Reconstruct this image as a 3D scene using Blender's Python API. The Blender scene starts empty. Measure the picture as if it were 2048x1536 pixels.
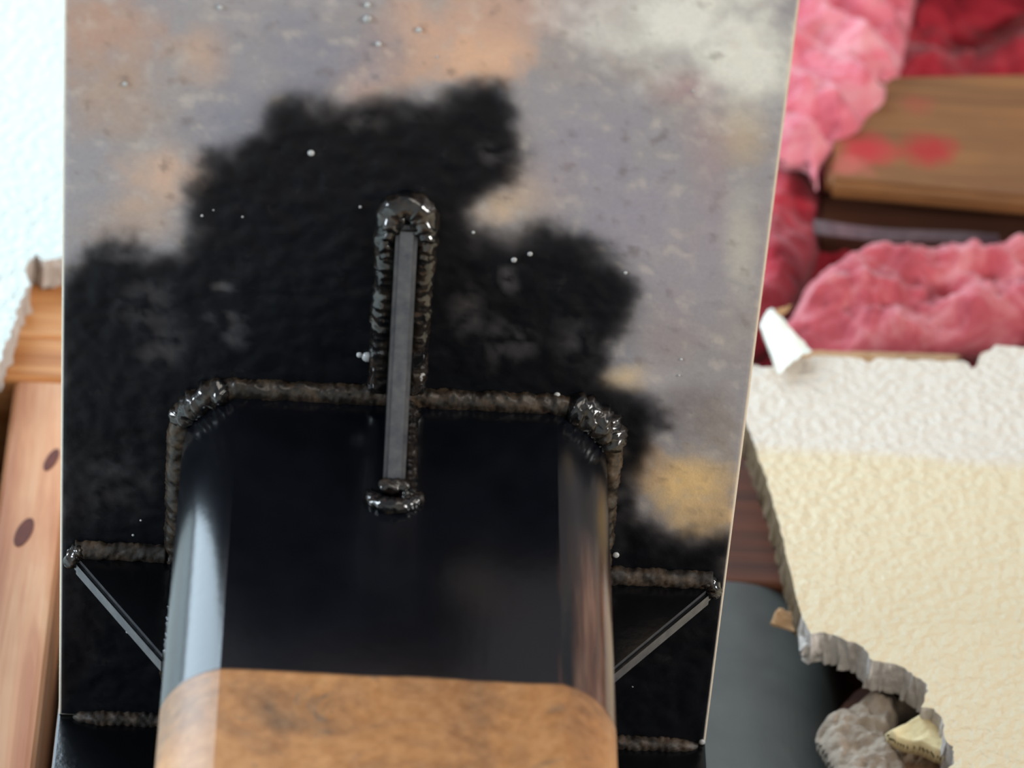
import bpy, bmesh, math, random
import numpy as np
from mathutils import Vector, noise as mn
random.seed(7)
SC = bpy.context.scene
COL = SC.collection
# ---------------------------------------------------------------- camera, light, exposure
CAM = Vector((-0.02110814, -0.70136213, -0.83551673))
YAW, PITCH, ROLL, FPX = 0.07408508, 0.91248856, -0.00812271, 8880.2
_f = Vector((math.sin(YAW)*math.cos(PITCH), math.cos(YAW)*math.cos(PITCH), math.sin(PITCH)))
_r = _f.cross(Vector((0, 0, 1))).normalized(); _u = _r.cross(_f)
RX = _r*math.cos(ROLL) + _u*math.sin(ROLL); UX = -_r*math.sin(ROLL) + _u*math.cos(ROLL)
cd = bpy.data.cameras.new('camera'); cam = bpy.data.objects.new('camera', cd); COL.objects.link(cam)
from mathutils import Matrix
M3 = Matrix((RX, UX, -_f)).transposed()
cam.matrix_world = Matrix.Translation(CAM) @ M3.to_4x4()
cd.sensor_width = 36; cd.lens = FPX/2048*36; cd.clip_start = 0.01
cd.dof.use_dof = True; cd.dof.focus_distance = 1.09; cd.dof.aperture_fstop = 16
SC.camera = cam
SC.view_settings.view_transform = 'Standard'; SC.view_settings.look = 'None'
SC.view_settings.gamma = 1; SC.view_settings.use_curve_mapping = False
SC.view_settings.exposure = -0.22
w = bpy.data.worlds.new('world'); SC.world = w; w.use_nodes = True
bg = w.node_tree.nodes['Background']; bg.inputs[0].default_value = (0.93, 0.96, 1.0, 1); bg.inputs[1].default_value = 0.36

def area(name, loc, target, sx, sy, power, col):
    d = bpy.data.lights.new(name, 'AREA'); d.shape = 'RECTANGLE'; d.size = sx; d.size_y = sy
    d.energy = power; d.color = col
    o = bpy.data.objects.new(name, d); COL.objects.link(o); o.location = loc
    o.rotation_euler = (Vector(target)-Vector(loc)).to_track_quat('-Z', 'Y').to_euler()
    return o
area('ceiling_light', (-1.08, -0.80, 1.1), (-1.08, -0.80, 0), 1.8, 1.5, 72, (0.68, 0.86, 1.0))
area('window_light', (-2.2, -0.9, -0.9), (0, 0, 0), 0.6, 0.65, 48, (0.78, 0.90, 1.0))
area('window_light', (2.2, -1.0, -1.0), (0, 0, 0), 0.5, 0.6, 48, (1.0, 0.97, 0.92))
area('fill_light', (0.9, -2.4, -1.1), (0.1, 0, 0.1), 1.2, 1.2, 16, (1.0, 0.92, 0.80))  # warm fill added from the front right, no lamp known there

# ---------------------------------------------------------------- helpers
def hit(x, y, axis, val):
    """where the sight line of a photograph point meets a real plane"""
    d = _f*FPX + RX*(x-1024) + UX*(768-y)
    t = (val-CAM[axis])/d[axis]
    return CAM + d*t
def hy(x, y, Y): return hit(x, y, 1, Y)
def hz(x, y, Z=0.0): return hit(x, y, 2, Z)
def lin(c): return tuple(((v/255)/12.92 if v/255 <= 0.04045 else ((v/255+0.055)/1.055)**2.4) for v in c)
def lin4(c): return lin(c)+(1.0,)

def add_obj(name, verts, faces, mat, parent=None, smooth=True):
    me = bpy.data.meshes.new(name); me.from_pydata([tuple(v) for v in verts], [], faces); me.update()
    if smooth: me.polygons.foreach_set('use_smooth', [True]*len(me.polygons))
    me.materials.append(mat)
    o = bpy.data.objects.new(name, me); COL.objects.link(o); o.parent = parent
    return o
def from_bm(name, bm, mat, parent=None, smooth=False):
    me = bpy.data.meshes.new(name); bmesh.ops.recalc_face_normals(bm, faces=bm.faces); bm.to_mesh(me); bm.free()
    if smooth: me.polygons.foreach_set('use_smooth', [True]*len(me.polygons))
    me.materials.append(mat)
    o = bpy.data.objects.new(name, me); COL.objects.link(o); o.parent = parent
    return o
def tag(o, label=None, cat=None, group=None, kind=None):
    if label: o['label'] = label
    if cat: o['category'] = cat
    if group: o['group'] = group
    if kind: o['kind'] = kind
    return o
def empty(name, loc=(0, 0, 0)):
    o = bpy.data.objects.new(name, None); COL.objects.link(o); o.location = loc; o.empty_display_size = .02
    return o
def box_bm(x0, x1, y0, y1, z0, z1, bev=0.001, seg=2):
    bm = bmesh.new()
    bmesh.ops.create_cube(bm, size=1)
    for v in bm.verts:
        v.co = Vector(((x0+x1)/2+v.co.x*(x1-x0), (y0+y1)/2+v.co.y*(y1-y0), (z0+z1)/2+v.co.z*(z1-z0)))
    if bev: bmesh.ops.bevel(bm, geom=bm.edges[:], offset=bev, segments=seg, affect='EDGES', profile=.6)
    return bm
def pip(pts, x, y):
    ins = np.zeros(x.shape, bool); n = len(pts)
    for i in range(n):
        x1, y1 = pts[i]; x2, y2 = pts[(i+1) % n]
        if y1 == y2: continue
        c = ((y1 > y) != (y2 > y)) & (x < (x2-x1)*(y-y1)/(y2-y1)+x1)
        ins ^= c
    return ins
def pdist(pts, x, y):
    d = np.full(x.shape, 1e9); n = len(pts)
    for i in range(n):
        ax, ay = pts[i]; bx, by = pts[(i+1) % n]
        vx, vy = bx-ax, by-ay; L = vx*vx+vy*vy+1e-12
        t = np.clip(((x-ax)*vx+(y-ay)*vy)/L, 0, 1)
        d = np.minimum(d, np.hypot(x-ax-t*vx, y-ay-t*vy))
    return d
def nz(x, y, z, o=4): return mn.fractal(Vector((x, y, z)), 0.9, 2.1, o)
def rag(pts, step, amp, seed):
    """a ragged version of a closed outline"""
    out = []; n = len(pts)
    for i in range(n):
        a = Vector(pts[i]); b = Vector(pts[(i+1) % n]); L = (b-a).length; k = max(1, int(L/step))
        nn = Vector((-(b-a).y, (b-a).x))/max(L, 1e-9)
        for j in range(k):
            p = a.lerp(b, j/k); q = p*(1/(step*3)); o_ = nz(q.x+seed, q.y, seed*1.7)*amp
            out.append(tuple(p+nn*o_))
    return out

# ---------------------------------------------------------------- materials
def mat(name):
    m = bpy.data.materials.new(name); m.use_nodes = True
    return m, m.node_tree, m.node_tree.nodes['Principled BSDF']
def N(nt, t, **kw):
    n = nt.nodes.new(t)
    for k, v in kw.items():
        if k in n.inputs: n.inputs[k].default_value = v
        else: setattr(n, k, v)
    return n
def noise(nt, scale, detail=5, rough=.6, vec=None, dist=0):
    n = N(nt, 'ShaderNodeTexNoise'); n.inputs['Scale'].default_value = scale; n.inputs['Detail'].default_value = detail
    n.inputs['Roughness'].default_value = rough; n.inputs['Distortion'].default_value = dist
    if vec is None:
        tc = N(nt, 'ShaderNodeTexCoord'); vec = tc.outputs['Object']
    nt.links.new(vec, n.inputs['Vector']); return n.outputs['Fac']
def scaled(nt, s):
    tc = N(nt, 'ShaderNodeTexCoord'); mp = N(nt, 'ShaderNodeMapping'); mp.inputs['Scale'].default_value = s
    nt.links.new(tc.outputs['Object'], mp.inputs['Vector']); return mp.outputs['Vector']
def ramp(nt, fac, stops):
    r = N(nt, 'ShaderNodeValToRGB'); e = r.color_ramp.elements
    while len(e) < len(stops): e.new(.5)
    for k, (p, c) in enumerate(stops): e[k].position = p; e[k].color = lin4(c) if not isinstance(c, float) else (c, c, c, 1)
    nt.links.new(fac, r.inputs['Fac']); return r.outputs['Color']
def mix(nt, fac, a, b, mode='MIX'):
    m = N(nt, 'ShaderNodeMix', data_type='RGBA', blend_type=mode)
    for s, v in ((m.inputs[0], fac), (m.inputs[6], a), (m.inputs[7], b)):
        if hasattr(v, 'links'): nt.links.new(v, s)
        elif isinstance(v, (float, int)): s.default_value = v
        else: s.default_value = lin4(v)
    return m.outputs[2]
def bump(nt, bsdf, h, strength, dist):
    b = N(nt, 'ShaderNodeBump'); b.inputs['Strength'].default_value = strength; b.inputs['Distance'].default_value = dist
    nt.links.new(h, b.inputs['Height'])
    prev = bsdf.inputs['Normal'].links
    if prev: nt.links.new(prev[0].from_socket, b.inputs['Normal'])
    nt.links.new(b.outputs['Normal'], bsdf.inputs['Normal'])
def math_(nt, op, a, b=0.0):
    m = N(nt, 'ShaderNodeMath', operation=op)
    for s, v in ((m.inputs[0], a), (m.inputs[1], b)):
        if hasattr(v, 'links'): nt.links.new(v, s)
        else: s.default_value = v
    return m.outputs[0]

def m_plate():
    m, nt, b = mat('plate_steel')
    a = N(nt, 'ShaderNodeAttribute', attribute_name='tint'); p = N(nt, 'ShaderNodeAttribute', attribute_name='paint')
    fine = noise(nt, 900, 6, .7); mid = noise(nt, 160, 5, .65)
    c = mix(nt, math_(nt, 'MULTIPLY', fine, .28), a.outputs['Color'], (60, 50, 45), 'MIX')
    c = mix(nt, ramp(nt, mid, [(.5, 0.0), (.8, .12)]), c, (205, 190, 170))
    bl = ramp(nt, noise(nt, 120, 5, .7), [(.35, (4, 6, 12)), (.62, (11, 13, 19)), (.8, (40, 38, 40))])
    br = N(nt, 'ShaderNodeHueSaturation'); br.inputs['Saturation'].default_value = .8; br.inputs['Value'].default_value = 1.55; nt.links.new(c, br.inputs['Color'])
    c = mix(nt, p.outputs['Fac'], br.outputs['Color'], bl); nt.links.new(c, b.inputs['Base Color'])
    sl = math_(nt, 'SUBTRACT', .55, math_(nt, 'MULTIPLY', p.outputs['Fac'], .3)); nt.links.new(sl, b.inputs['Specular IOR Level'])
    r = math_(nt, 'ADD', math_(nt, 'MULTIPLY', fine, .2), .36); nt.links.new(r, b.inputs['Roughness'])
    mt = math_(nt, 'SUBTRACT', .25, math_(nt, 'MULTIPLY', p.outputs['Fac'], .25)); nt.links.new(mt, b.inputs['Metallic'])
    bump(nt, b, mid, .25, .0006); bump(nt, b, fine, .2, .00015)
    return m
def m_black(name='black_paint', rough=.2, dust=.0, bs=.3, col=(9, 10, 13)):
    m, nt, b = mat(name)
    d = noise(nt, 240, 6, .7)
    c = mix(nt, ramp(nt, d, [(.45, 0.0), (.75, dust)]), col, (92, 74, 58)); nt.links.new(c, b.inputs['Base Color'])
    r = math_(nt, 'ADD', math_(nt, 'MULTIPLY', d, .2), rough-.1); nt.links.new(r, b.inputs['Roughness'])
    bump(nt, b, noise(nt, 420, 3, .5), bs, .0003)
    return m
def m_post():
    m, nt, b = mat('post_paint_and_rust')
    tc = N(nt, 'ShaderNodeTexCoord'); sp = N(nt, 'ShaderNodeSeparateXYZ'); nt.links.new(tc.outputs['Object'], sp.inputs[0])
    z = math_(nt, 'ADD', sp.outputs['Z'], math_(nt, 'MULTIPLY', noise(nt, 60, 3, .5), .0016))
    f = math_(nt, 'GREATER_THAN', z, -0.0990)
    e = N(nt, 'ShaderNodeMapRange'); nt.links.new(z, e.inputs['Value']); e.inputs['From Min'].default_value = -.0998; e.inputs['From Max'].default_value = -.0986
    f = e.outputs['Result']
    n1 = noise(nt, 38, 6, .62, dist=.6); n2 = noise(nt, 300, 5, .7)
    rust = ramp(nt, n1, [(.25, (96, 70, 50)), (.42, (146, 96, 56)), (.55, (180, 120, 66)), (.75, (198, 142, 86))])
    rust = mix(nt, ramp(nt, noise(nt, 70, 5, .6, dist=1.5), [(.30, .75), (.42, 0.0)]), rust, (98, 82, 70))
    rust = mix(nt, .22, rust, ramp(nt, n2, [(.3, (80, 60, 40)), (.7, (225, 185, 140))]))
    blk = ramp(nt, noise(nt, 90, 5, .6), [(.3, (5, 7, 13)), (.75, (13, 15, 22))])
    tx = N(nt, 'ShaderNodeMapRange'); nt.links.new(math_(nt, 'ADD', sp.outputs['X'], math_(nt, 'MULTIPLY', math_(nt, 'SUBTRACT', noise(nt, 1, 4, .6, scaled(nt, (260, 260, 14))), .5), .014)), tx.inputs['Value'])
    tx.inputs['From Min'].default_value = .0385; tx.inputs['From Max'].default_value = .0455
    tz = N(nt, 'ShaderNodeMapRange'); nt.links.new(sp.outputs['Z'], tz.inputs['Value']); tz.inputs['From Min'].default_value = -.040; tz.inputs['From Max'].default_value = -.066
    blk = mix(nt, math_(nt, 'MULTIPLY', math_(nt, 'MULTIPLY', tx.outputs['Result'], tz.outputs['Result']), .8), blk, ramp(nt, noise(nt, 1, 5, .6, scaled(nt, (300, 300, 20))), [(.35, (50, 34, 30)), (.5, (104, 66, 48)), (.7, (150, 116, 98))]))
    c = mix(nt, f, rust, blk); nt.links.new(c, b.inputs['Base Color'])
    rr = math_(nt, 'SUBTRACT', .46, math_(nt, 'MULTIPLY', f, .27)); nt.links.new(rr, b.inputs['Roughness'])
    b.inputs['Specular IOR Level'].default_value = .6
    bump(nt, b, noise(nt, 260, 4, .6), .12, .0003)
    bump(nt, b, noise(nt, 1, 4, .5, scaled(nt, (400, 400, 30))), .08, .0003)
    bump(nt, b, f, .5, .0003)
    return m
def m_wood(name, c0, c1, c2, axis='Z', scale=1.0, rough=.62):
    m, nt, b = mat(name)
    s = {'Z': (150, 150, 7), 'X': (7, 150, 150)}[axis]; s = tuple(v*scale for v in s)
    g = noise(nt, 1, 6, .6, scaled(nt, s), .7)
    c = ramp(nt, g, [(.3, c0), (.5, c1), (.7, c2)])
    c = mix(nt, ramp(nt, noise(nt, 25, 3, .5), [(.4, 0.0), (.75, .5)]), c, c0)
    nt.links.new(c, b.inputs['Base Color']); b.inputs['Roughness'].default_value = rough
    bump(nt, b, g, .25, .0008)
    return m
def m_wall(name, ca, cb, cc=None, zsplit=None):
    m, nt, b = mat(name)
    n = noise(nt, 330, 3, .5); n2 = noise(nt, 14, 3, .5)
    c = mix(nt, n2, ca, cb)
    if cc:
        tc = N(nt, 'ShaderNodeTexCoord'); sp = N(nt, 'ShaderNodeSeparateXYZ'); nt.links.new(tc.outputs['Object'], sp.inputs[0])
        z = math_(nt, 'ADD', sp.outputs['Z'], math_(nt, 'MULTIPLY', noise(nt, 30, 3, .5), .012))
        e = N(nt, 'ShaderNodeMapRange'); nt.links.new(z, e.inputs['Value'])
        e.inputs['From Min'].default_value = zsplit-.003; e.inputs['From Max'].default_value = zsplit+.003
        c = mix(nt, e.outputs['Result'], c, cc)
        bump(nt, b, e.outputs['Result'], .35, .0012)
    nt.links.new(c, b.inputs['Base Color']); b.inputs['Roughness'].default_value = .55
    bump(nt, b, ramp(nt, n, [(.32, 0.0), (.68, 1.0)]), .85, .0009)
    return m
def m_plain(name, col, rough=.8, var=None, scale=120, bs=.3, bd=.001, metal=0, spec=.5):
    m, nt, b = mat(name)
    n = noise(nt, scale, 6, .65)
    c = mix(nt, ramp(nt, n, [(.3, 0.0), (.7, 1.0)]), col, var or col); nt.links.new(c, b.inputs['Base Color'])
    b.inputs['Roughness'].default_value = rough; b.inputs['Metallic'].default_value = metal
    b.inputs['Specular IOR Level'].default_value = spec
    bump(nt, b, n, bs, bd)
    return m
def m_pink(name, c0, c1, c2):
    m, nt, b = mat(name)
    n = noise(nt, 55, 6, .6, dist=.8)
    c = ramp(nt, n, [(.3, c0), (.5, c1), (.72, c2)]); nt.links.new(c, b.inputs['Base Color'])
    b.inputs['Roughness'].default_value = .95; b.inputs['Specular IOR Level'].default_value = .15
    b.inputs['Subsurface Weight'].default_value = .25; b.inputs['Subsurface Radius'].default_value = (1, .35, .4); b.inputs['Subsurface Scale'].default_value = .006
    b.inputs['Sheen Weight'].default_value = .35
    bump(nt, b, noise(nt, 1, 6, .7, scaled(nt, (90, 240, 500))), .5, .0012)
    return m
PLATE = m_plate(); POST = m_post()
BLACK = m_black('black_gloss_paint', .22); WELD = m_black('painted_weld', .15, .4, .35); WELD.node_tree.nodes['Principled BSDF'].inputs['Specular IOR Level'].default_value = .9
WELDR = m_black('dusty_brown_weld', .34, 1.0, .5, (30, 25, 21))
WELDD = m_black('dusty_weld', .55, 1.0, .6, (34, 29, 26))
GUSSET = m_plain('gusset_steel', (68, 69, 76), .34, (100, 99, 100), 260, .3, .0003, .45)
GSIDE = BLACK
SPAT = m_plain('spatter_metal', (190, 192, 192), .25, (150, 150, 150), 300, .1, .0002, .0)
GREY = m_plain('grey_primer', (92, 92, 86), .45, (80, 80, 76), 60, .1, .0003)
FLOORM = m_plain('floor_concrete', (200, 196, 188), .7, (178, 174, 168), 6, .1, .002)
GYP = m_plain('gypsum_core', (216, 208, 202), .95, (180, 170, 162), 160, .8, .002, spec=.1)
STUD = m_wood('pine', (180, 108, 70), (222, 158, 114), (238, 188, 146))
HEAD = m_wood('pine_header', (176, 104, 50), (224, 156, 96), (238, 182, 130), 'X')
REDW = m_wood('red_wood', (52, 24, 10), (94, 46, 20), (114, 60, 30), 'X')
CUT = m_plain('shaded_cut_edge', (126, 108, 86), .9, (96, 82, 66), 200, .5, .001, spec=.1)  # tan of the cut edge with its shade painted into the colour
BLOCKM = m_wood('block_wood', (96, 60, 30), (134, 86, 44), (162, 112, 62), 'X')
DARKW = m_wood('dark_shade_wood', (46, 22, 12), (70, 36, 18), (84, 46, 26), 'X')  # dark brown wood, also used to paint shade around the block
WALLL = m_wall('white_wall_paint', (218, 226, 222), (208, 218, 214))
WALLR = m_wall('cream_wall_paint', (222, 203, 170), (214, 194, 160), (216, 203, 188), hy(1700, 880, .075).z)
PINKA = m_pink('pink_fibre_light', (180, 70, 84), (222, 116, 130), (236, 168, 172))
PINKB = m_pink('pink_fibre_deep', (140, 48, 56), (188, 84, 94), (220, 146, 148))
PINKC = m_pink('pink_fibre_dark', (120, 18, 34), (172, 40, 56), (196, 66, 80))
PAPER = m_plain('torn_paper', (244, 244, 232), .8, (232, 230, 216), 90, .2, .0006)
PAPERB = m_plain('kraft_paper', (190, 150, 110), .85, (170, 128, 90), 90, .3, .0008)
CREAM = m_plain('cream_shard_paint', (228, 208, 160), .7, (216, 194, 146), 90, .3, .001)
STRAP = m_plain('galvanised_strap', (150, 154, 158), .3, (110, 112, 116), 150, .1, .0003, .5)

# ---------------------------------------------------------------- setting
o = from_bm('floor', box_bm(-2.6, 2.6, -3.6, .6, -2.45, -2.4, 0), FLOORM); tag(o, kind='structure')
YW = 0.075; T = .0105
def sheet(name, pts, Y, thick, m_face, m_core, parent=None, kind=None, cut=None):
    """pts: outline on the plane y=Y as (x,z) world pairs; extruded away from the room"""
    n = len(pts)
    bm = bmesh.new()
    A = [bm.verts.new((x, Y, z)) for x, z in pts]
    rng = random.Random(3)
    B = [bm.verts.new((x+rng.uniform(-1, 1)*.0006, Y+thick*.5, z+rng.uniform(-1, 1)*.0009)) for x, z in pts]
    Cc = [bm.verts.new((x+rng.uniform(-1, 1)*.0008, Y+thick, z+rng.uniform(-1, 1)*.0008)) for x, z in pts]
    from mathutils.geometry import tessellate_polygon
    tri = tessellate_polygon([[Vector((x, z, 0)) for x, z in pts]])
    for t in tri:
        if len(set(t)) == 3: bm.faces.new([A[i] for i in t]).material_index = 0
    for P, Q in ((A, B), (B, Cc)):
        for i in range(n):
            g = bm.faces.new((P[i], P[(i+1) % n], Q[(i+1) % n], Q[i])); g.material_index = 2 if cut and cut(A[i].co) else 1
    for t in tri:
        if len(set(t)) == 3: bm.faces.new([Cc[i] for i in t[::-1]]).material_index = 1
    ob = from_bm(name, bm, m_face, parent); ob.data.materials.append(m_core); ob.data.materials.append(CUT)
    if kind: tag(ob, kind=kind)
    return ob
def pxpoly(pts, Y): return [(hy(x, y, Y).x, hy(x, y, Y).z) for x, y in pts]
def smooth_part(pts, i0, i1, step, amp, seed):
    """ragged only between outline points i0..i1"""
    out = []; n = len(pts)
    for i in range(n):
        a = Vector(pts[i]); b = Vector(pts[(i+1) % n])
        if not (i0 <= i < i1): out.append(tuple(a)); continue
        L = (b-a).length; k = max(1, int(L/step)); nn = Vector((-(b-a).y, (b-a).x))/max(L, 1e-9)
        for j in range(k):
            p = a.lerp(b, j/k); q = p/(step*3)
            out.append(tuple(p+nn*nz(q.x+seed, q.y, seed)*amp))
    return out
zt = 1.1
# left sheet: white, hole at its lower right
L = [(420, 505), (300, 512), (130, 515), (85, 520), (70, 505), (62, 522), (50, 545), (58, 560), (42, 600), (30, 640), (12, 690), (2, 712), (-20, 760)]
Lw = pxpoly(L, YW)
Lw = smooth_part(Lw, 1, len(L)-1, .0012, .0012, 3.1)
Lw = [(Lw[0][0], zt)] + Lw[:] + [(-2.4, Lw[-1][1]), (-2.4, zt)]
wl = sheet('wall_left', Lw, YW, T, WALLL, GYP, kind='structure')
# left sheet below the hole is out of frame; strip far left keeps going down
o = from_bm('wall_left', box_bm(-2.4, hy(-60, 900, YW).x, YW, YW+T, -2.4, Lw[-3][1]-.0002, 0), WALLL); tag(o, kind='structure')
# right sheet: cream, torn top, left and lower left edges
Rr = [(2600, 676), (2200, 688), (2048, 693), (1992, 690), (1962, 712), (1948, 735), (1925, 722), (1880, 722), (1800, 718), (1755, 714), (1738, 726), (1722, 716), (1640, 712), (1600, 716), (1540, 735), (1470, 725),
      (1474, 800), (1497, 858), (1530, 950), (1560, 1050), (1578, 1130), (1592, 1190), (1605, 1235), (1622, 1268), (1650, 1266), (1690, 1275), (1722, 1290), (1745, 1320), (1790, 1328), (1825, 1345), (1858, 1382), (1843, 1412), (1868, 1418), (1885, 1440), (1893, 1478), (1908, 1515), (1895, 1545), (1905, 1620), (1870, 1760)]
Rw = pxpoly(Rr, YW)
def ragsel(pts, segs, step, amps, seed):
    out = []; n = len(pts)
    for i in range(n):
        a = Vector(pts[i]); b = Vector(pts[(i+1) % n]); am = 0
        for (s0, s1, v) in segs:
            if s0 <= i < s1: am = v
        if am == 0: out.append(tuple(a)); continue
        Ln = (b-a).length; k = max(1, int(Ln/step)); nn = Vector((-(b-a).y, (b-a).x))/max(Ln, 1e-9)
        for j in range(k):
            p = a.lerp(b, j/k); q = p/(step*3)
            out.append(tuple(p+nn*nz(q.x+seed, q.y, seed)*am))
    return out
Rw = ragsel(Rw, [(1, 15, .0010), (16, 23, .00035), (23, 38, .0011)], .0010, None, 5.3)
Rw = [(2.4, hy(2600, 676, YW).z)] + Rw + [(Rw[-1][0], -2.4), (2.4, -2.4)]
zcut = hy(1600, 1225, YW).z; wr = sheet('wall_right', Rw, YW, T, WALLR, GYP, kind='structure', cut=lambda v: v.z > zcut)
# sheet above the insulation, out of frame
o = from_bm('wall_right', box_bm(hy(1420, -160, YW).x, 2.4, YW, YW+T, hy(1500, -160, YW).z, zt, 0), WALLR); tag(o, kind='structure')
# sheathing at the back of the cavity
o = from_bm('wall_back', box_bm(-2.4, 2.4, .19, .20, -2.4, zt, 0), DARKW); tag(o, kind='structure')

# ---------------------------------------------------------------- lumps (fibre, gypsum, paper)
def lump(name, px, Y, depth, cell, m_, parent=None, prof=.5, soft=.012, namp=.002, nsc=120, back=.3, seed=0, tilt=(0, 0), warp=0.0, fold=None):
    pts = pxpoly(px, Y); xs = [p[0] for p in pts]; zs = [p[1] for p in pts]
    gx = np.arange(min(xs)-cell, max(xs)+2*cell, cell); gz = np.arange(min(zs)-cell, max(zs)+2*cell, cell)
    X, Z = np.meshgrid(gx, gz, indexing='ij')
    WX, WZ = X.copy(), Z.copy()
    if warp:
        for i in range(X.shape[0]):
            for j in range(X.shape[1]):
                v = mn.noise_vector(Vector((X[i, j]*160+seed, Z[i, j]*160, seed))); WX[i, j] += v.x*warp; WZ[i, j] += v.y*warp
    ins = pip(pts, WX, WZ); D = pdist(pts, WX, WZ)*ins
    Hh = np.clip(D/soft, 0, 1)**prof*depth
    cx, cz = sum(xs)/len(xs), sum(zs)/len(zs)
    idf = -np.ones(X.shape, int); idb = idf.copy(); V = []; F = []
    need = np.zeros(X.shape, bool)
    ce = ins[:-1, :-1] & ins[1:, :-1] & ins[1:, 1:] & ins[:-1, 1:]
    need[:-1, :-1] |= ce; need[1:, :-1] |= ce; need[1:, 1:] |= ce; need[:-1, 1:] |= ce
    full = np.zeros(X.shape, bool)
    full[1:-1, 1:-1] = ce[1:, 1:] & ce[:-1, 1:] & ce[1:, :-1] & ce[:-1, :-1]
    for i in range(X.shape[0]):
        for j in range(X.shape[1]):
            if not need[i, j]: continue
            x, z = X[i, j], Z[i, j]
            h = Hh[i, j]; k = min(1, D[i, j]/(soft*.5))
            h += namp*nz(x*nsc+seed, z*nsc, seed)*k
            if fold: h += fold(x-cx, z-cz)*k
            y = Y+tilt[0]*(x-cx)+tilt[1]*(z-cz)
            idf[i, j] = len(V); V.append((x, y-max(h, .0001), z))
            if full[i, j]: idb[i, j] = len(V); V.append((x, y+Hh[i, j]*back+.0002, z))
            else: idb[i, j] = idf[i, j]
    I, J = np.nonzero(ce)
    for i, j in zip(I, J):
        a, b, c, d = idf[i, j], idf[i+1, j], idf[i+1, j+1], idf[i, j+1]
        F.append((a, b, c, d))
        q = [idb[i, j], idb[i, j+1], idb[i+1, j+1], idb[i+1, j]]
        if len(set(q)) == 4 and not all(t in (a, b, c, d) for t in q): F.append(tuple(q))
    return add_obj(name, V, F, m_, parent)

# insulation at the back of the hole
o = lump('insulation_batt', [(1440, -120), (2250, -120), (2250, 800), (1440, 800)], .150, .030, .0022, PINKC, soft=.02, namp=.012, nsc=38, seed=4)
tag(o, 'deep pink fibreglass batt at the very back of the upper hole', 'insulation')
o = lump('insulation_batt', [(1470, -90), (1600, -90), (1720, -70), (1845, -60), (1830, 20), (1812, 110), (1795, 180), (1772, 225), (1720, 285), (1672, 315), (1648, 335), (1638, 352), (1636, 385), (1630, 392), (1616, 350), (1600, 340), (1578, 340), (1540, 330), (1500, 250)], .096, .012, .0009, PINKA,
         soft=.014, namp=.005, nsc=70, seed=11, warp=.0006, fold=lambda x, z: .0035*math.sin((x*.8+z)*260))
tag(o, 'pale pink fibreglass flap hanging down beside the plate', 'insulation')
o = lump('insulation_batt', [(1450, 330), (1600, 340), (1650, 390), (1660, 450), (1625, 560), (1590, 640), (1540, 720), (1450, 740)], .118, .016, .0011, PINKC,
         soft=.014, namp=.004, nsc=60, seed=21)
tag(o, 'deep red pink fibreglass in the shade against the plate edge', 'insulation')
o = lump('insulation_batt', [(1575, 660), (1600, 600), (1640, 560), (1690, 535), (1750, 530), (1850, 535), (1960, 535), (2060, 525), (2140, 530), (2150, 690), (2048, 705), (1950, 725), (1840, 745), (1700, 742), (1620, 730), (1560, 700), (1560, 660)], 0.104, .014, .0009, PINKB,
         soft=.012, namp=.006, nsc=70, seed=33, warp=.001, fold=lambda x, z: .003*math.sin((z-x*.5)*190))
tag(o, 'thick crumpled pink fibreglass lump bulging along the torn lower edge', 'insulation')
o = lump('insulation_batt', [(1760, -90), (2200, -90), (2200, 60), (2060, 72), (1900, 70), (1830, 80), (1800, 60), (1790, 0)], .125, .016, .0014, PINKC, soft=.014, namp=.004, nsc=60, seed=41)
tag(o, 'dark pink fibreglass strip above the dark gap and wood block', 'insulation')

# wood block between the insulation, the shaded slot above drawn as a dark board
def quadbox(name, p0, p1, p2, p3, Y, depth, m_, bev=.002, parent=None, seg=3):
    """a board whose front face runs through four sight points on the plane y=Y (tl, tr, br, bl)"""
    c = [hy(*p, Y) for p in (p0, p1, p2, p3)]
    bm = bmesh.new(); A = [bm.verts.new(v) for v in c]; B = [bm.verts.new(v+Vector((0, depth, 0))) for v in c]
    bm.faces.new(A); bm.faces.new(B[::-1])
    for i in range(4): bm.faces.new((A[i], B[i], B[(i+1) % 4], A[(i+1) % 4]))
    bmesh.ops.bevel(bm, geom=bm.edges[:], offset=bev, segments=seg, affect='EDGES')
    ob = from_bm(name, bm, m_, parent); return ob
def m_block():
    m = BLOCKM; nt = m.node_tree; b = nt.nodes['Principled BSDF']
    src = b.inputs['Base Color'].links[0].from_socket
    tc = N(nt, 'ShaderNodeTexCoord'); col = src
    for (x, y, r, c, k) in ((1730, 300, .011, (176, 44, 44), 1.0), (1860, 300, .011, (160, 34, 28), .95), (1700, 330, .008, (200, 96, 88), .6), (1840, 210, .007, (160, 60, 48), .4)):
        p = hy(x, y, .092)
        d = N(nt, 'ShaderNodeVectorMath', operation='DISTANCE'); nt.links.new(tc.outputs['Object'], d.inputs[0]); d.inputs[1].default_value = p
        dn = math_(nt, 'ADD', d.outputs['Value'], math_(nt, 'MULTIPLY', math_(nt, 'SUBTRACT', noise(nt, 90, 4, .6), .5), .014))
        e = N(nt, 'ShaderNodeMapRange'); nt.links.new(dn, e.inputs['Value']); e.inputs['From Min'].default_value = r; e.inputs['From Max'].default_value = r*.4
        e.inputs['To Max'].default_value = k
        col = mix(nt, e.outputs['Result'], col, c)
    nt.links.new(col, b.inputs['Base Color'])
m_block()
o = quadbox('wood_block', (1650, 150), (2200, 140), (2200, 412), (1655, 362), .092, .0075, BLOCKM, .0022)
tag(o, 'light brown wood block stained with red, set between pink insulation', 'wood')
o = quadbox('header_board', (1838, 62), (2200, 60), (2200, 150), (1842, 146), .128, .03, DARKW, .001)  # dark colour carries the shadow of the slot
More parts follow.
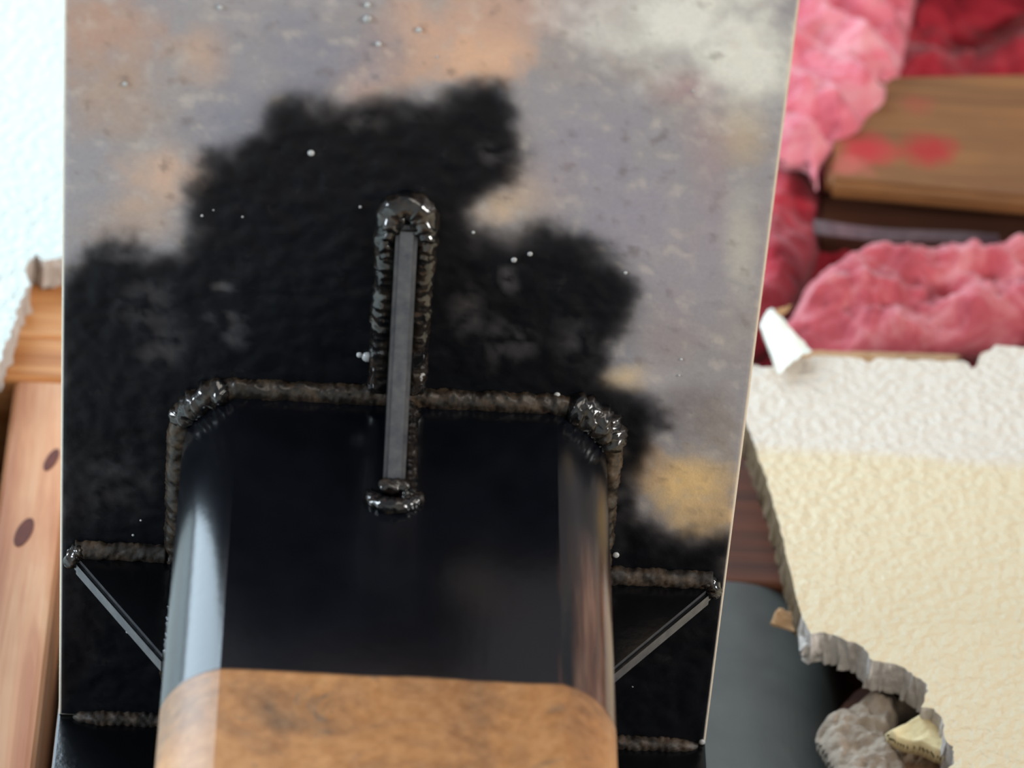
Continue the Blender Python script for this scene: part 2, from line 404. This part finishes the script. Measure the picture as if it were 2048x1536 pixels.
tag(o, 'board above the red stained block, deep shade painted dark brown', 'wood')
o = quadbox('wood_block', (1640, 380), (2200, 400), (2200, 490), (1640, 470), .108, .03, DARKW, .001)  # dark filler in place of the shadow beneath the block
tag(o, 'dark wood strip drawn as the shadow under the red stained block', 'wood')
# metal strap
V = []; F = []; n = 40
for k in range(n+1):
    t = k/n; x = 1628+(1998-1628)*t; y = 424+36*t+5*math.sin(t*5)
    p = hy(x, y+14, .0900); q = hy(x, y+42-8*t, .0950)
    s = Vector((0, .0009, .0009))
    V += [p, q, q+s, p+s]
for k in range(n):
    a = 4*k
    for i in range(4): F.append((a+i, a+(i+1) % 4, a+4+(i+1) % 4, a+4+i))
F += [(3, 2, 1, 0), (4*n, 4*n+1, 4*n+2, 4*n+3)]
o = add_obj('metal_strap', V, F, STRAP, smooth=False); tag(o, 'thin bent grey metal strap running below the red stained wood block', 'strap')

# torn paper of the cream sheet (part of that wall)
def paper(name, quad, m_, parent, curl=.006, Y=.072, nx=14, ny=10, thick=.0005):
    V = []; F = []
    c = [hy(*p, Y) for p in quad]
    for i in range(nx+1):
        for j in range(ny+1):
            u, v = i/nx, j/ny
            p = (c[0]*(1-u)+c[1]*u)*(1-v)+(c[3]*(1-u)+c[2]*u)*v
            p = p+Vector((0, -curl*math.sin(u*2.4)*(1-v*.6)+.0008*nz(u*5, v*5, 2), .0008*nz(u*6, v*6, 8)))
            V.append(p)
    m = len(V); V += [p+Vector((0, thick, 0)) for p in V]
    id_ = lambda i, j: i*(ny+1)+j
    for i in range(nx):
        for j in range(ny):
            a, b, c_, d = id_(i, j), id_(i+1, j), id_(i+1, j+1), id_(i, j+1)
            F += [(a, b, c_, d), (m+d, m+c_, m+b, m+a)]
    for i in range(nx):
        for j in (0, ny): a, b = id_(i, j), id_(i+1, j); F.append((a, m+a, m+b, b))
    for j in range(ny):
        for i in (0, nx): a, b = id_(i, j), id_(i, j+1); F.append((a, m+a, m+b, b))
    return add_obj(name, V, F, m_, parent)
o = paper('torn_paper', [(1519, 650), (1546, 634), (1622, 706), (1556, 748)], PAPER, wr, .004); tag(o, 'bright white curl of torn wall paper')
o = paper('torn_paper', [(1522, 640), (1584, 617), (1566, 632), (1546, 645)], PAPERB, wr, .002, nx=8, ny=5); tag(o, 'thin brown tip of torn paper')
o = paper('torn_paper', [(1540, 1247), (1560, 1228), (1585, 1230), (1590, 1262)], PAPERB, wr, .003, .084, nx=8, ny=5); tag(o, 'small brown paper scrap on the cut edge')
o = lump('torn_gypsum', [(1592, 1275), (1612, 1266), (1650, 1262), (1692, 1272), (1722, 1288), (1750, 1322), (1748, 1345), (1728, 1348), (1708, 1325), (1695, 1305), (1672, 1300), (1645, 1312), (1600, 1316), (1596, 1300)], .083, .0035, .0005, GYP, wr, soft=.002, namp=.0016, nsc=260, seed=3)
o = lump('torn_gypsum', [(1752, 1328), (1790, 1325), (1828, 1343), (1860, 1382), (1850, 1400), (1810, 1378), (1775, 1358), (1758, 1350)], .083, .003, .0005, GYP, wr, soft=.002, namp=.0016, nsc=260, seed=6)
o = lump('torn_paper', [(1590, 694), (1620, 700), (1700, 703), (1800, 705), (1880, 708), (1930, 712), (1900, 760), (1600, 760)], .0905, .001, .0008, PAPERB, wr, soft=.003, namp=.001, nsc=160, seed=61); tag(o, 'brown backing paper along the torn upper edge')
# broken pieces lying in the lower hole
o = lump('gypsum_chunk', [(1632, 1478), (1650, 1448), (1700, 1430), (1738, 1402), (1775, 1378), (1815, 1362), (1850, 1372), (1858, 1395), (1848, 1430), (1800, 1450), (1790, 1500), (1810, 1560), (1830, 1640), (1690, 1640), (1650, 1545), (1630, 1500)], .096, .008, .0006, m_plain('dusty_gypsum', (184, 168, 152), .95, (150, 134, 120), 160, .8, .002, spec=.1),
         soft=.004, namp=.004, nsc=130, seed=9, prof=.45, tilt=(0, .12), warp=.0006)
tag(o, 'broken greyish white gypsum chunk lying in the lower right hole', 'rubble')
o = lump('wall_shard', [(1766, 1478), (1800, 1462), (1845, 1438), (1868, 1428), (1884, 1445), (1896, 1480), (1904, 1512), (1893, 1530), (1866, 1522), (1838, 1508), (1808, 1502), (1786, 1494)], .083, .0035, .00035, CREAM,
         soft=.0012, namp=.0009, nsc=90, seed=12, prof=.4)
tag(o, 'cream painted wall shard leaning on the gypsum chunk', 'rubble')
o = lump('gypsum_chunk', [(1790, 1500), (1840, 1512), (1900, 1530), (1915, 1640), (1800, 1640)], .092, .006, .0007, m_plain('brown_rubble', (150, 116, 84), .9, (96, 70, 50), 120, .8, .002),
         soft=.004, namp=.005, nsc=120, seed=15)
tag(o, 'brown dusty rubble piece below the cream wall shard', 'rubble')
o = quadbox('wood_splinter', (1648, 1448), (1715, 1375), (1790, 1350), (1690, 1440), .108, .012, REDW, .0008)
tag(o, 'reddish brown wood splinter behind the gypsum chunk', 'wood')

# ---------------------------------------------------------------- framing lumber
YS = YW+T+.0005
def board(name, x0, x1, z0, z1, m_, Y=YS, depth=.038, bev=.002):
    return from_bm(name, box_bm(x0, x1, Y, Y+depth, z0, z1, bev, 3), m_)
zA = hy(60, 560, YS).z; zB = hy(60, 670, YS).z; zC = hy(60, 757, YS).z
xr_ = hy(330, 700, YS).x
o = board('header_board', -.45, xr_, zB+.0004, zA+.045, HEAD); tag(o, 'upper orange pine header board showing under the white wall', 'board')
o = board('header_board', -.45, xr_, zC+.0006, zB-.0004, HEAD, bev=.0025); tag(o, 'lower pine header board resting on the stud', 'board')
xa = hy(2, 950, YS).x; xb = hy(104, 1250, YS).x
SG = from_bm('wall_stud', box_bm(xa, xb, YS, YS+.089, -2.4, zC, .003, 3), STUD)
tag(SG, 'upright knotty pine stud left of the steel plate', 'stud')
# knots in the pine: a darker oval each, built as a low plug
for (x, y, a, b_) in ((48, 1065, .0022, .0062), (103, 920, .0016, .005)):
    p = hy(x, y, YS); bm = bmesh.new()
    bmesh.ops.create_circle(bm, cap_ends=True, segments=24, radius=1)
    for v in bm.verts: v.co = Vector((p.x+v.co.x*a+v.co.y*.0012, YS-.0002, p.z+v.co.y*b_))
    r = bmesh.ops.extrude_face_region(bm, geom=bm.faces[:])
    for v in [g for g in r['geom'] if isinstance(g, bmesh.types.BMVert)]: v.co.y += .001
    k = from_bm('knot', bm, m_plain('knot_wood', (112, 46, 24), .7, (90, 36, 20), 400, .1, .0003), SG)
# red brown header bearing on the grey column, right of the plate
zg = hy(1520, 1166, .104).z
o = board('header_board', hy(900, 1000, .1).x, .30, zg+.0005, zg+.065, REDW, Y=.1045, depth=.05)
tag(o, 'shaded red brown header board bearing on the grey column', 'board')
# grey column: a large steel tube with wide round corners
def rounded_tube(name, x0, x1, y0, y1, r, z0, z1, m_, parent=None, zs=None, seg=16, wall=.006, crease=0):
    # crease: the bend starts with this angle, as on cold formed tube with a hard bend line
    pts = []; sw = math.radians(90-2*crease); R = r*math.sqrt(2)/2/math.sin(sw/2); q = R*math.cos(sw/2)-r*math.sqrt(2)/2
    for (cx, cy, a0) in ((x1-r, y0+r, -90), (x1-r, y1-r, 0), (x0+r, y1-r, 90), (x0+r, y0+r, 180)):
        for k in range(seg+1):
            a = math.radians(a0+crease+(90-2*crease)*k/seg); m45 = math.radians(a0+45)
            pts.append((cx-q*math.cos(m45)+R*math.cos(a), cy-q*math.sin(m45)+R*math.sin(a), math.cos(a), math.sin(a)))
    n = len(pts); zs = zs or [z0, z1]; V = []; F = []
    for z in zs: V += [(p[0], p[1], z) for p in pts]
    for k in range(len(zs)-1):
        for i in range(n): F.append((k*n+i, k*n+(i+1) % n, (k+1)*n+(i+1) % n, (k+1)*n+i))
    m = len(V)
    for z in (zs[0], zs[-1]): V += [(p[0]-p[2]*wall, p[1]-p[3]*wall, z) for p in pts]
    e = (len(zs)-1)*n
    for i in range(n):
        j = (i+1) % n
        F.append((i, m+i, m+j, j)); F.append((e+i, e+j, m+n+j, m+n+i)); F.append((m+i, m+n+i, m+n+j, m+j))
    ob = add_obj(name, V, F, m_, parent)
    for p in ob.data.polygons: p.use_smooth = abs(p.normal.z) < .5
    if crease:
        for e_ in ob.data.edges:
            a, b = e_.vertices
            if a % n == b % n and a < m and b < m and (a % n) % (seg+1) in (0, seg): e_.use_edge_sharp = True
    return ob
gx0 = hy(88, 1536, .13).x; gx1 = hy(1700, 1536, .14).x
o = rounded_tube('grey_column', gx0, gx1, .104, .190, .036, -2.4, zg, GREY, seg=24)
tag(o, 'wide smooth grey steel column with round corners behind the black plate', 'column')

# ---------------------------------------------------------------- the steel post with its cap plate
post = empty('steel_post', (0, 0, -2.4)); post_inv = Matrix.Translation((0, 0, 2.4))
tag(post, 'square steel post with welded cap plate, upper end painted black', 'post')
PARENTED = []
def pp(ob): ob.matrix_parent_inverse = post_inv; return ob
HW = .0508; RC = .013
pp(rounded_tube('square_tube', -HW, HW, -HW, HW, RC, -2.4, -.0005, POST, post, zs=[-2.4, -1, -.3, -.11, -.05, -.0005], seg=14, crease=14))

# cap plate: dense underside with relief and stain attributes
PX0, PX1, PY0, PY1, PT = -.0803, .0835, -.30, .0558, .0127
cell = .0008
nx = int((PX1-PX0)/cell); ny = int((PY1-PY0)/cell)
gx = np.linspace(PX0+.0008, PX1-.0008, nx+1); gy = np.linspace(PY0+.0008, PY1-.0008, ny+1)
X, Y = np.meshgrid(gx, gy, indexing='ij')
# plate coordinates to photograph points, to lay the stains out from outlines
d0 = X-CAM.x; d1 = Y-CAM.y; d2 = -CAM.z
zc = d0*_f.x+d1*_f.y+d2*_f.z
U = 1024+FPX*(d0*RX.x+d1*RX.y+d2*RX.z)/zc; Vv = 768-FPX*(d0*UX.x+d1*UX.y+d2*UX.z)/zc
nA = np.zeros(X.shape); nB = nA.copy(); nC = nA.copy(); nD = nA.copy()
for i in range(nx+1):
    for j in range(ny+1):
        x, y = X[i, j], Y[i, j]
        nA[i, j] = nz(x*70, y*70, 1); nB[i, j] = nz(x*70, y*70, 9); nC[i, j] = nz(x*220, y*220, 5, 3); nD[i, j] = nz(x*30, y*30, 14, 3)
black = [(100, 560), (130, 525), (165, 487), (205, 468), (260, 472), (310, 512), (355, 498), (384, 445), (388, 370), (402, 312), (465, 308), (508, 275), (525, 222), (585, 190), (650, 200), (700, 208), (765, 196), (830, 205), (880, 198), (905, 165), (960, 150), (1012, 168), (1038, 225), (1048, 300),
         (1030, 375), (975, 400), (935, 430), (955, 462), (1010, 466), (1080, 452), (1140, 455), (1195, 478), (1250, 530), (1280, 590), (1272, 660), (1240, 700), (1215, 745), (1250, 770), (1310, 800), (1335, 850), (1300, 905), (1275, 960), (1290, 1030), (1340, 1065), (1480, 1058), (1480, 1600), (80, 1600)]
Uw = U+nA*26+nC*7; Vw = Vv+nB*26
D = pdist(black, Uw, Vw); S = np.where(pip(black, Uw, Vw), D, -D)
paint = 1/(1+np.exp(-(S+4)/9.0))
haze = np.exp(-np.clip(-S, 0, 400)/120.0)
def soft(cx, cy, rx, ry=None, k=1.0, wob=.45):
    ry = ry or rx
    q = np.hypot((U-cx)/rx, (Vv-cy)/ry)+nA*wob+nC*.28
    return np.clip(1.25-q, 0, 1)**1.0*k
tint = np.ones(X.shape+(3,))*np.array(lin((140, 136, 142)))
def lay(mask, c):
    global tint
    tint = tint*(1-mask[..., None])+np.array(lin(c))*mask[..., None]
# mill scale, rust and haze of overspray; the pale upper right is a painted reflection
lay(np.clip(nD*1.1+.1, 0, .6), (150, 138, 132))
for cx, cy, rx, ry, c, k in (
    (190, 60, 140, 110, (166, 126, 104), .9), (215, 190, 130, 80, (158, 130, 112), .8), (400, 110, 60, 60, (172, 138, 116), .8), (330, 360, 120, 60, (188, 150, 124), .9),
    (280, 430, 110, 60, (168, 140, 120), .7), (930, 60, 160, 100, (190, 142, 112), 1.0), (960, 120, 110, 60, (200, 150, 112), .9), (790, 130, 110, 60, (178, 138, 114), .9), (720, 175, 60, 40, (190, 148, 128), .8),
    (990, 20, 100, 60, (176, 136, 116), .8), (1060, 380, 110, 60, (176, 148, 124), .8), (1010, 420, 60, 40, (190, 158, 124), .8), (1180, 20, 120, 80, (160, 138, 140), .6),
    (1480, 270, 60, 90, (168, 146, 120), .8), (1380, 170, 80, 40, (160, 120, 128), .6), (1420, 330, 50, 160, (150, 122, 128), .5), (1330, 660, 60, 80, (140, 122, 126), .5),
    (1370, 980, 90, 80, (214, 176, 112), 1.2), (1290, 930, 50, 60, (190, 150, 104), .7), (1250, 757, 55, 26, (212, 178, 120), 1.0), (1440, 850, 50, 90, (150, 134, 118), .5), (1420, 1030, 70, 40, (200, 164, 110), .9),
    (620, 120, 160, 120, (122, 122, 136), .9), (470, 250, 110, 70, (120, 120, 134), .9), (1180, 330, 150, 170, (136, 132, 146), .8), (1380, 500, 150, 160, (146, 138, 150), .7), (1300, 420, 100, 80, (140, 134, 148), .6),
    (1360, 50, 210, 110, (206, 206, 198), 1.0), (1500, 100, 110, 130, (208, 208, 198), .9), (1480, 480, 36, 130, (178, 174, 160), .6), (1300, 760, 90, 30, (170, 160, 160), .5), (1390, 820, 80, 60, (110, 98, 98), .6)):  # first two: pale reflection of the bright wall laid into the tint
    lay(soft(cx, cy, rx, ry, k), c)
lay(np.clip(nC-.3, 0, .5)*.6, (200, 186, 170)); lay(np.clip(-nC-.4, 0, .5)*1.0, (96, 84, 80))
# grey patches where the paint mask is thinned
thin = np.zeros(X.shape)
for cx, cy, rx, ry, k in ((460, 575, 46, 16, .5), (455, 632, 46, 16, .42), (470, 665, 30, 34, .25), (245, 510, 60, 22, .4), (300, 610, 70, 60, .22), (1015, 560, 28, 36, .5), (1040, 690, 40, 40, .4), (990, 690, 30, 60, .3), (975, 310, 42, 34, .42), (1030, 250, 24, 16, .4), (730, 240, 60, 30, .22), (830, 225, 50, 26, .2), (940, 640, 40, 80, .25), (1160, 690, 60, 60, .2), (330, 700, 50, 60, .18), (230, 950, 90, 90, .16), (1240, 990, 30, 100, .16)):
    thin = np.maximum(thin, soft(cx, cy, rx*.85, ry*.85, k*.9, .7)*np.clip(.55+nC*1.3, 0, 1.2))
paint = np.clip(paint*(1-thin*.55), 0, 1)
lay(np.clip(thin*1.5, 0, .9)*(S > 0), (84, 84, 94))
Z = -.00005 + .00022*nC*paint + .00008*nC - .00028*paint*np.clip(nA+.2, 0, 1)*.8 - .0005*thin*np.abs(nC)
V = [(x, y, z) for x, y, z in zip(X.ravel(), Y.ravel(), Z.ravel())]
id_ = lambda i, j: i*(ny+1)+j
F = [(id_(i, j), id_(i, j+1), id_(i+1, j+1), id_(i+1, j)) for i in range(nx) for j in range(ny)]
ring = [(i, 0) for i in range(nx)]+[(nx, j) for j in range(ny)]+[(i, ny) for i in range(nx, 0, -1)]+[(0, j) for j in range(ny, 0, -1)]
base = [id_(*q) for q in ring]; nR = len(ring)
def ringv(dx, z):
    st = len(V)
    for (i, j) in ring:
        x, y = gx[i], gy[j]
        ex = -dx if i == 0 else dx if i == nx else 0; ey = -dx if j == 0 else dx if j == ny else 0
        V.append((x+ex, y+ey, z))
    return list(range(st, st+nR))
r1 = ringv(.0005, .0002); r2 = ringv(.0008, .0008); r3 = ringv(.0008, PT-.0008); r4 = ringv(0, PT)
for P, Q in ((base, r1), (r1, r2), (r2, r3), (r3, r4)):
    for k in range(nR): F.append((P[k], P[(k+1) % nR], Q[(k+1) % nR], Q[k]))
F.append(tuple(r4))
cap = pp(add_obj('cap_plate', V, F, PLATE, post))
for p in cap.data.polygons:
    if abs(p.normal.z) < .5: p.use_smooth = False
nv = len(V); ext = nv-X.size
cap.data.attributes.new('tint', 'FLOAT_COLOR', 'POINT'); cap.data.attributes.new('paint', 'FLOAT', 'POINT')
ta = cap.data.attributes['tint']; pa = cap.data.attributes['paint']
tc_ = np.ones((nv, 4)); tc_[:X.size, :3] = tint.reshape(-1, 3); tc_[X.size:, :3] = lin((186, 172, 150))
pv = np.zeros(nv); pv[:X.size] = paint.ravel()
ta.data.foreach_set('color', tc_.ravel()); pa.data.foreach_set('value', pv)
tag(cap, 'rusty steel plate with black overspray around the welds')

# weld beads
def bead(name, path, r, m_, parent, closed=False, pitch=.0022, amp=.12, seed=0, squash=1.0, step=.00045, ns=20, taper=False, rfun=None):
    P = [Vector(p) for p in path]
    if closed: P = P+[P[0]]
    cum = [0]
    for a, b in zip(P, P[1:]): cum.append(cum[-1]+(b-a).length)
    L = cum[-1]; n = max(4, int(L/step)); C = []
    k = 0
    for i in range(n+1):
        s = L*i/n
        while k < len(P)-2 and cum[k+1] < s: k += 1
        t = (s-cum[k])/max(1e-9, cum[k+1]-cum[k]); C.append((P[k].lerp(P[k+1], min(1, t)), s))
    V = []; F = []
    cnt = len(C)-1 if closed else len(C)
    for i in range(cnt):
        c, s = C[i]; a = C[(i+1) % cnt if closed else min(i+1, len(C)-1)][0]; b = C[i-1 if (closed or i) else 0][0]
        t = (a-b).normalized(); up = Vector((0, 0, 1)) if abs(t.z) < .8 else Vector((0, 1, 0))
        e1 = t.cross(up).normalized(); e2 = e1.cross(t)
        rr = r*(rfun(s/L) if rfun else 1)*(1+.12*mn.noise(Vector((s*260, seed, 0))))
        if taper: rr *= max(.12, math.sqrt(max(0, 1-(2*s/L-1)**6)))
        for q in range(ns):
            an = 2*math.pi*q/ns
            ph = (s+r*.55*math.cos(2*an))/pitch
            rip = amp*(abs(math.sin(math.pi*ph+1.2*mn.noise(Vector((s*300, 3, seed)))))-.6)
            R_ = rr*(1+rip+.24*mn.noise(Vector((c.x*520+3*math.cos(an)*.6, c.y*520+math.sin(an)*1.8, c.z*520+seed)))+.1*mn.noise(Vector((c.x*1300, c.y*1300+q, c.z*1300+seed))))
            V.append(c+e1*math.cos(an)*R_+e2*math.sin(an)*R_*squash+t*0)
    m = cnt
    for i in range(m if closed else m-1):
        j = (i+1) % m
        for q in range(ns): F.append((i*ns+q, i*ns+(q+1) % ns, j*ns+(q+1) % ns, j*ns+q))
    if not closed: F += [tuple(range(ns))[::-1], tuple((m-1)*ns+q for q in range(ns))]
    return add_obj(name, V, F, m_, parent)
def rrect(off, z, seg=10):
    h = HW+off; r = RC+off; out = []
    for (cx, cy, a0) in ((h-r, -h+r, -90), (h-r, h-r, 0), (-h+r, h-r, 90), (-h+r, -h+r, 180)):
        for k in range(seg+1):
            a = math.radians(a0+90*k/seg); out.append((cx+r*math.cos(a), cy+r*math.sin(a), z))
    return out
wb = pp(bead('weld_bead', rrect(.0008, -.0006), .0031, WELDR, post, closed=True, pitch=.0016, amp=.08, seed=2, squash=.85)); tag(wb, 'fillet weld around the top of the tube')

for sgn, a0, a1, rr in ((1, -82, -8, .0044), (-1, 262, 192, .0036)):
    pts = [(sgn*(HW-RC)+(RC+.0012)*math.cos(math.radians(a0+(a1-a0)*k/16)), -HW+RC+(RC+.0012)*math.sin(math.radians(a0+(a1-a0)*k/16)), -.0012) for k in range(17)]
    o = pp(bead('weld_bead', pts, rr, WELD, post, pitch=.0030, amp=.34, seed=31+sgn, squash=.95, taper=True)); tag(o, 'heavy shiny weld at a front corner of the tube')

# gussets
def gusset(pts, axis, c, th, bev=.0010):
    """pts: profile (u, z) ; axis 'y': u along y, thickness along x"""
    bm = bmesh.new(); h = th/2
    A = []; B = []
    for u, z in pts:
        if axis == 'y': A.append(bm.verts.new((c-h, u, z))); B.append(bm.verts.new((c+h, u, z)))
        else: A.append(bm.verts.new((u, c-h, z))); B.append(bm.verts.new((u, c+h, z)))
    bm.faces.new(A); bm.faces.new(B[::-1]); n = len(A)
    for i in range(n): bm.faces.new((A[i], B[i], B[(i+1) % n], A[(i+1) % n]))
    bmesh.ops.bevel(bm, geom=bm.edges[:], offset=bev, segments=2, affect='EDGES')
    ob = from_bm('gusset', bm, GUSSET, post); ob.data.materials.append(GSIDE)
    for p in ob.data.polygons:
        s = abs(p.normal.x) if axis == 'y' else abs(p.normal.y)
        if s > .9: p.material_index = 1
    return pp(ob)
TH = .0051
yt = hz(805, 440).y; xg = hz(803, 620).x; zb = hy(795, 992, -HW).z
g1 = gusset([(-HW, 0), (yt, 0), (yt, -.003), (-HW-.003, zb), (-HW, zb)], 'y', xg, TH); tag(g1, 'front gusset with worn grey edge')
xlg = hz(150, 1108).x; xrg = hz(1425, 1150).x; ygl = .0
zl = hy(318, 1312, 0).z
g2 = gusset([(-HW, 0), (xlg, 0), (xlg, -.003), (-HW-.002, zl), (-HW, zl)], 'x', 0.004, TH); tag(g2, 'left gusset')
zr = hy(1228, 1350, 0).z
g3 = gusset([(HW, 0), (xrg, 0), (xrg, -.003), (HW+.002, zr), (HW, zr)], 'x', 0.004, TH); tag(g3, 'right gusset')
def pb(*a, **k): return pp(bead(*a, **k))
h = TH/2
# around the front gusset on the plate: up the left side, round the toe, down the right
toe = [(xg-h-.0015, -.0545, -.0008), (xg-h-.0015, yt+.001, -.0008)]
toe += [(xg+(h+.0015)*math.cos(math.radians(a)), yt-.0002-(h+.0015)*math.sin(math.radians(a))*1.15, -.001) for a in range(180, -1, -15)]
toe += [(xg+h+.0015, -.0545, -.0008)]
o = pb('weld_bead', toe, .0029, WELD, post, pitch=.0023, amp=.15, seed=5, squash=.9, rfun=lambda t: 1.0+.3*math.exp(-((t-.5)/.06)**2)); tag(o, 'bead around the toe of the front gusset')
o = pb('weld_bead', [(xg+h+.0008, -HW-.0006, -.004), (xg+h+.0008, -HW-.0006, zb-.002)], .0020, WELD, post, pitch=.0022, amp=.25, seed=7)
o = pb('weld_bead', [(xg-.0062, -HW-.0002, zb+.001), (xg-.0045, -HW-.0008, zb-.0032), (xg-.0015, -HW-.0012, zb-.0052), (xg+.0018, -HW-.0012, zb-.0052), (xg+.0048, -HW-.0008, zb-.0030), (xg+.0062, -HW-.0002, zb+.001)], .0019, WELD, post, pitch=.0018, amp=.25, seed=8, taper=True); tag(o, 'crescent of weld below the front gusset')
o = pb('weld_bead', [(xg-.0038, -HW-.0030, zb-.0004), (xg+.0040, -HW-.0030, zb+.0002)], .0017, WELD, post, pitch=.0020, amp=.3, seed=9, taper=True)
for s, xe, zz in ((-1, xlg, zl), (1, xrg, zr)):
    yy = .004-h
    o = pb('weld_bead', [(s*(HW+.0035), yy-.0012, -.0008), (xe, yy-.0012, -.0008)], .0024, WELDD, post, pitch=.0018, amp=.12, seed=11+s); tag(o, 'plate weld of a side gusset')
    o = pb('weld_bead', [(xe-s*.0022, yy-.0026, -.0008), (xe-s*.0006, yy-.0006, -.0014), (xe+s*.0004, .002, -.0020), (xe+s*.0004, .0045, -.0026)], .0021, WELD, post, pitch=.0018, amp=.3, seed=14+s, taper=True)
    o = pb('weld_bead', [(s*(HW+.0006), yy-.0006, -.004), (s*(HW+.0006), yy-.0006, zz+.001)], .0016, BLACK, post, pitch=.0020, amp=.2, seed=17+s)
for s, c in ((-1, .6), (1, 1.0)):
    o = pb('weld_bead', [(xg+s*(h+.0010), yt+.0105, -.0014), (xg+s*(h+.0024), yt+.0045, -.0018), (xg+s*(h+.0012), yt-.0008, -.0020), (xg+s*.0006, yt-.0036, -.0016)], .0026, WELD, post, pitch=.0030, amp=.34, seed=41+s, taper=True)
# black rear plate hanging at the back edge, welded to the cap plate
xf0 = hy(113, 1440, .056).x; xf1 = hy(1411, 1490, .056).x
o = pp(from_bm('rear_plate', box_bm(xf0, xf1, .0560, .0665, -.34, .0125, .0008), BLACK, post)); tag(o, 'black painted flat plate behind the tube')
o = pb('weld_bead', [(xf0+.004, .0555, -.0006), (-.03, .0555, -.0006)], .0022, WELDD, post, pitch=.0020, amp=.2, seed=21, taper=True)
o = pb('weld_bead', [(.03, .0555, -.0006), (xf1-.002, .0555, -.0006)], .0022, WELDD, post, pitch=.0020, amp=.2, seed=22, taper=True)

# weld spatter: countless little beads of steel
bm = bmesh.new(); rng = random.Random(5)
def ball(c, r, sq=.6):
    res = bmesh.ops.create_icosphere(bm, subdivisions=2, radius=r)
    for v in res['verts']: v.co = Vector((v.co.x*rng.uniform(.9, 1.1), v.co.y, v.co.z*sq))+Vector(c)
for (x, y, r) in ((735, 38, .0013), (757, 88, .0009), (735, 10, .0009), (838, 60, .0009), (622, 306, .0010), (735, 714, .0018), (719, 710, .0010), (1232, 1110, .0011), (1404, 1484, .0011), (1114, 790, .0010), (1028, 520, .0009), (1060, 508, .0008), (440, 15, .0008), (250, 168, .0008)):
    p = hz(x, y, -.0004); ball((p.x, p.y, -.0004), r*.8)
for _ in range(30):
    ball((rng.uniform(-.07, .075), rng.uniform(-.16, .05), -.0002), rng.uniform(.0002, .0005))
sp_ = pp(from_bm('weld_spatter', bm, SPAT, post, True)); sp_['kind'] = 'stuff'; sp_['label'] = 'small bright beads of weld spatter'
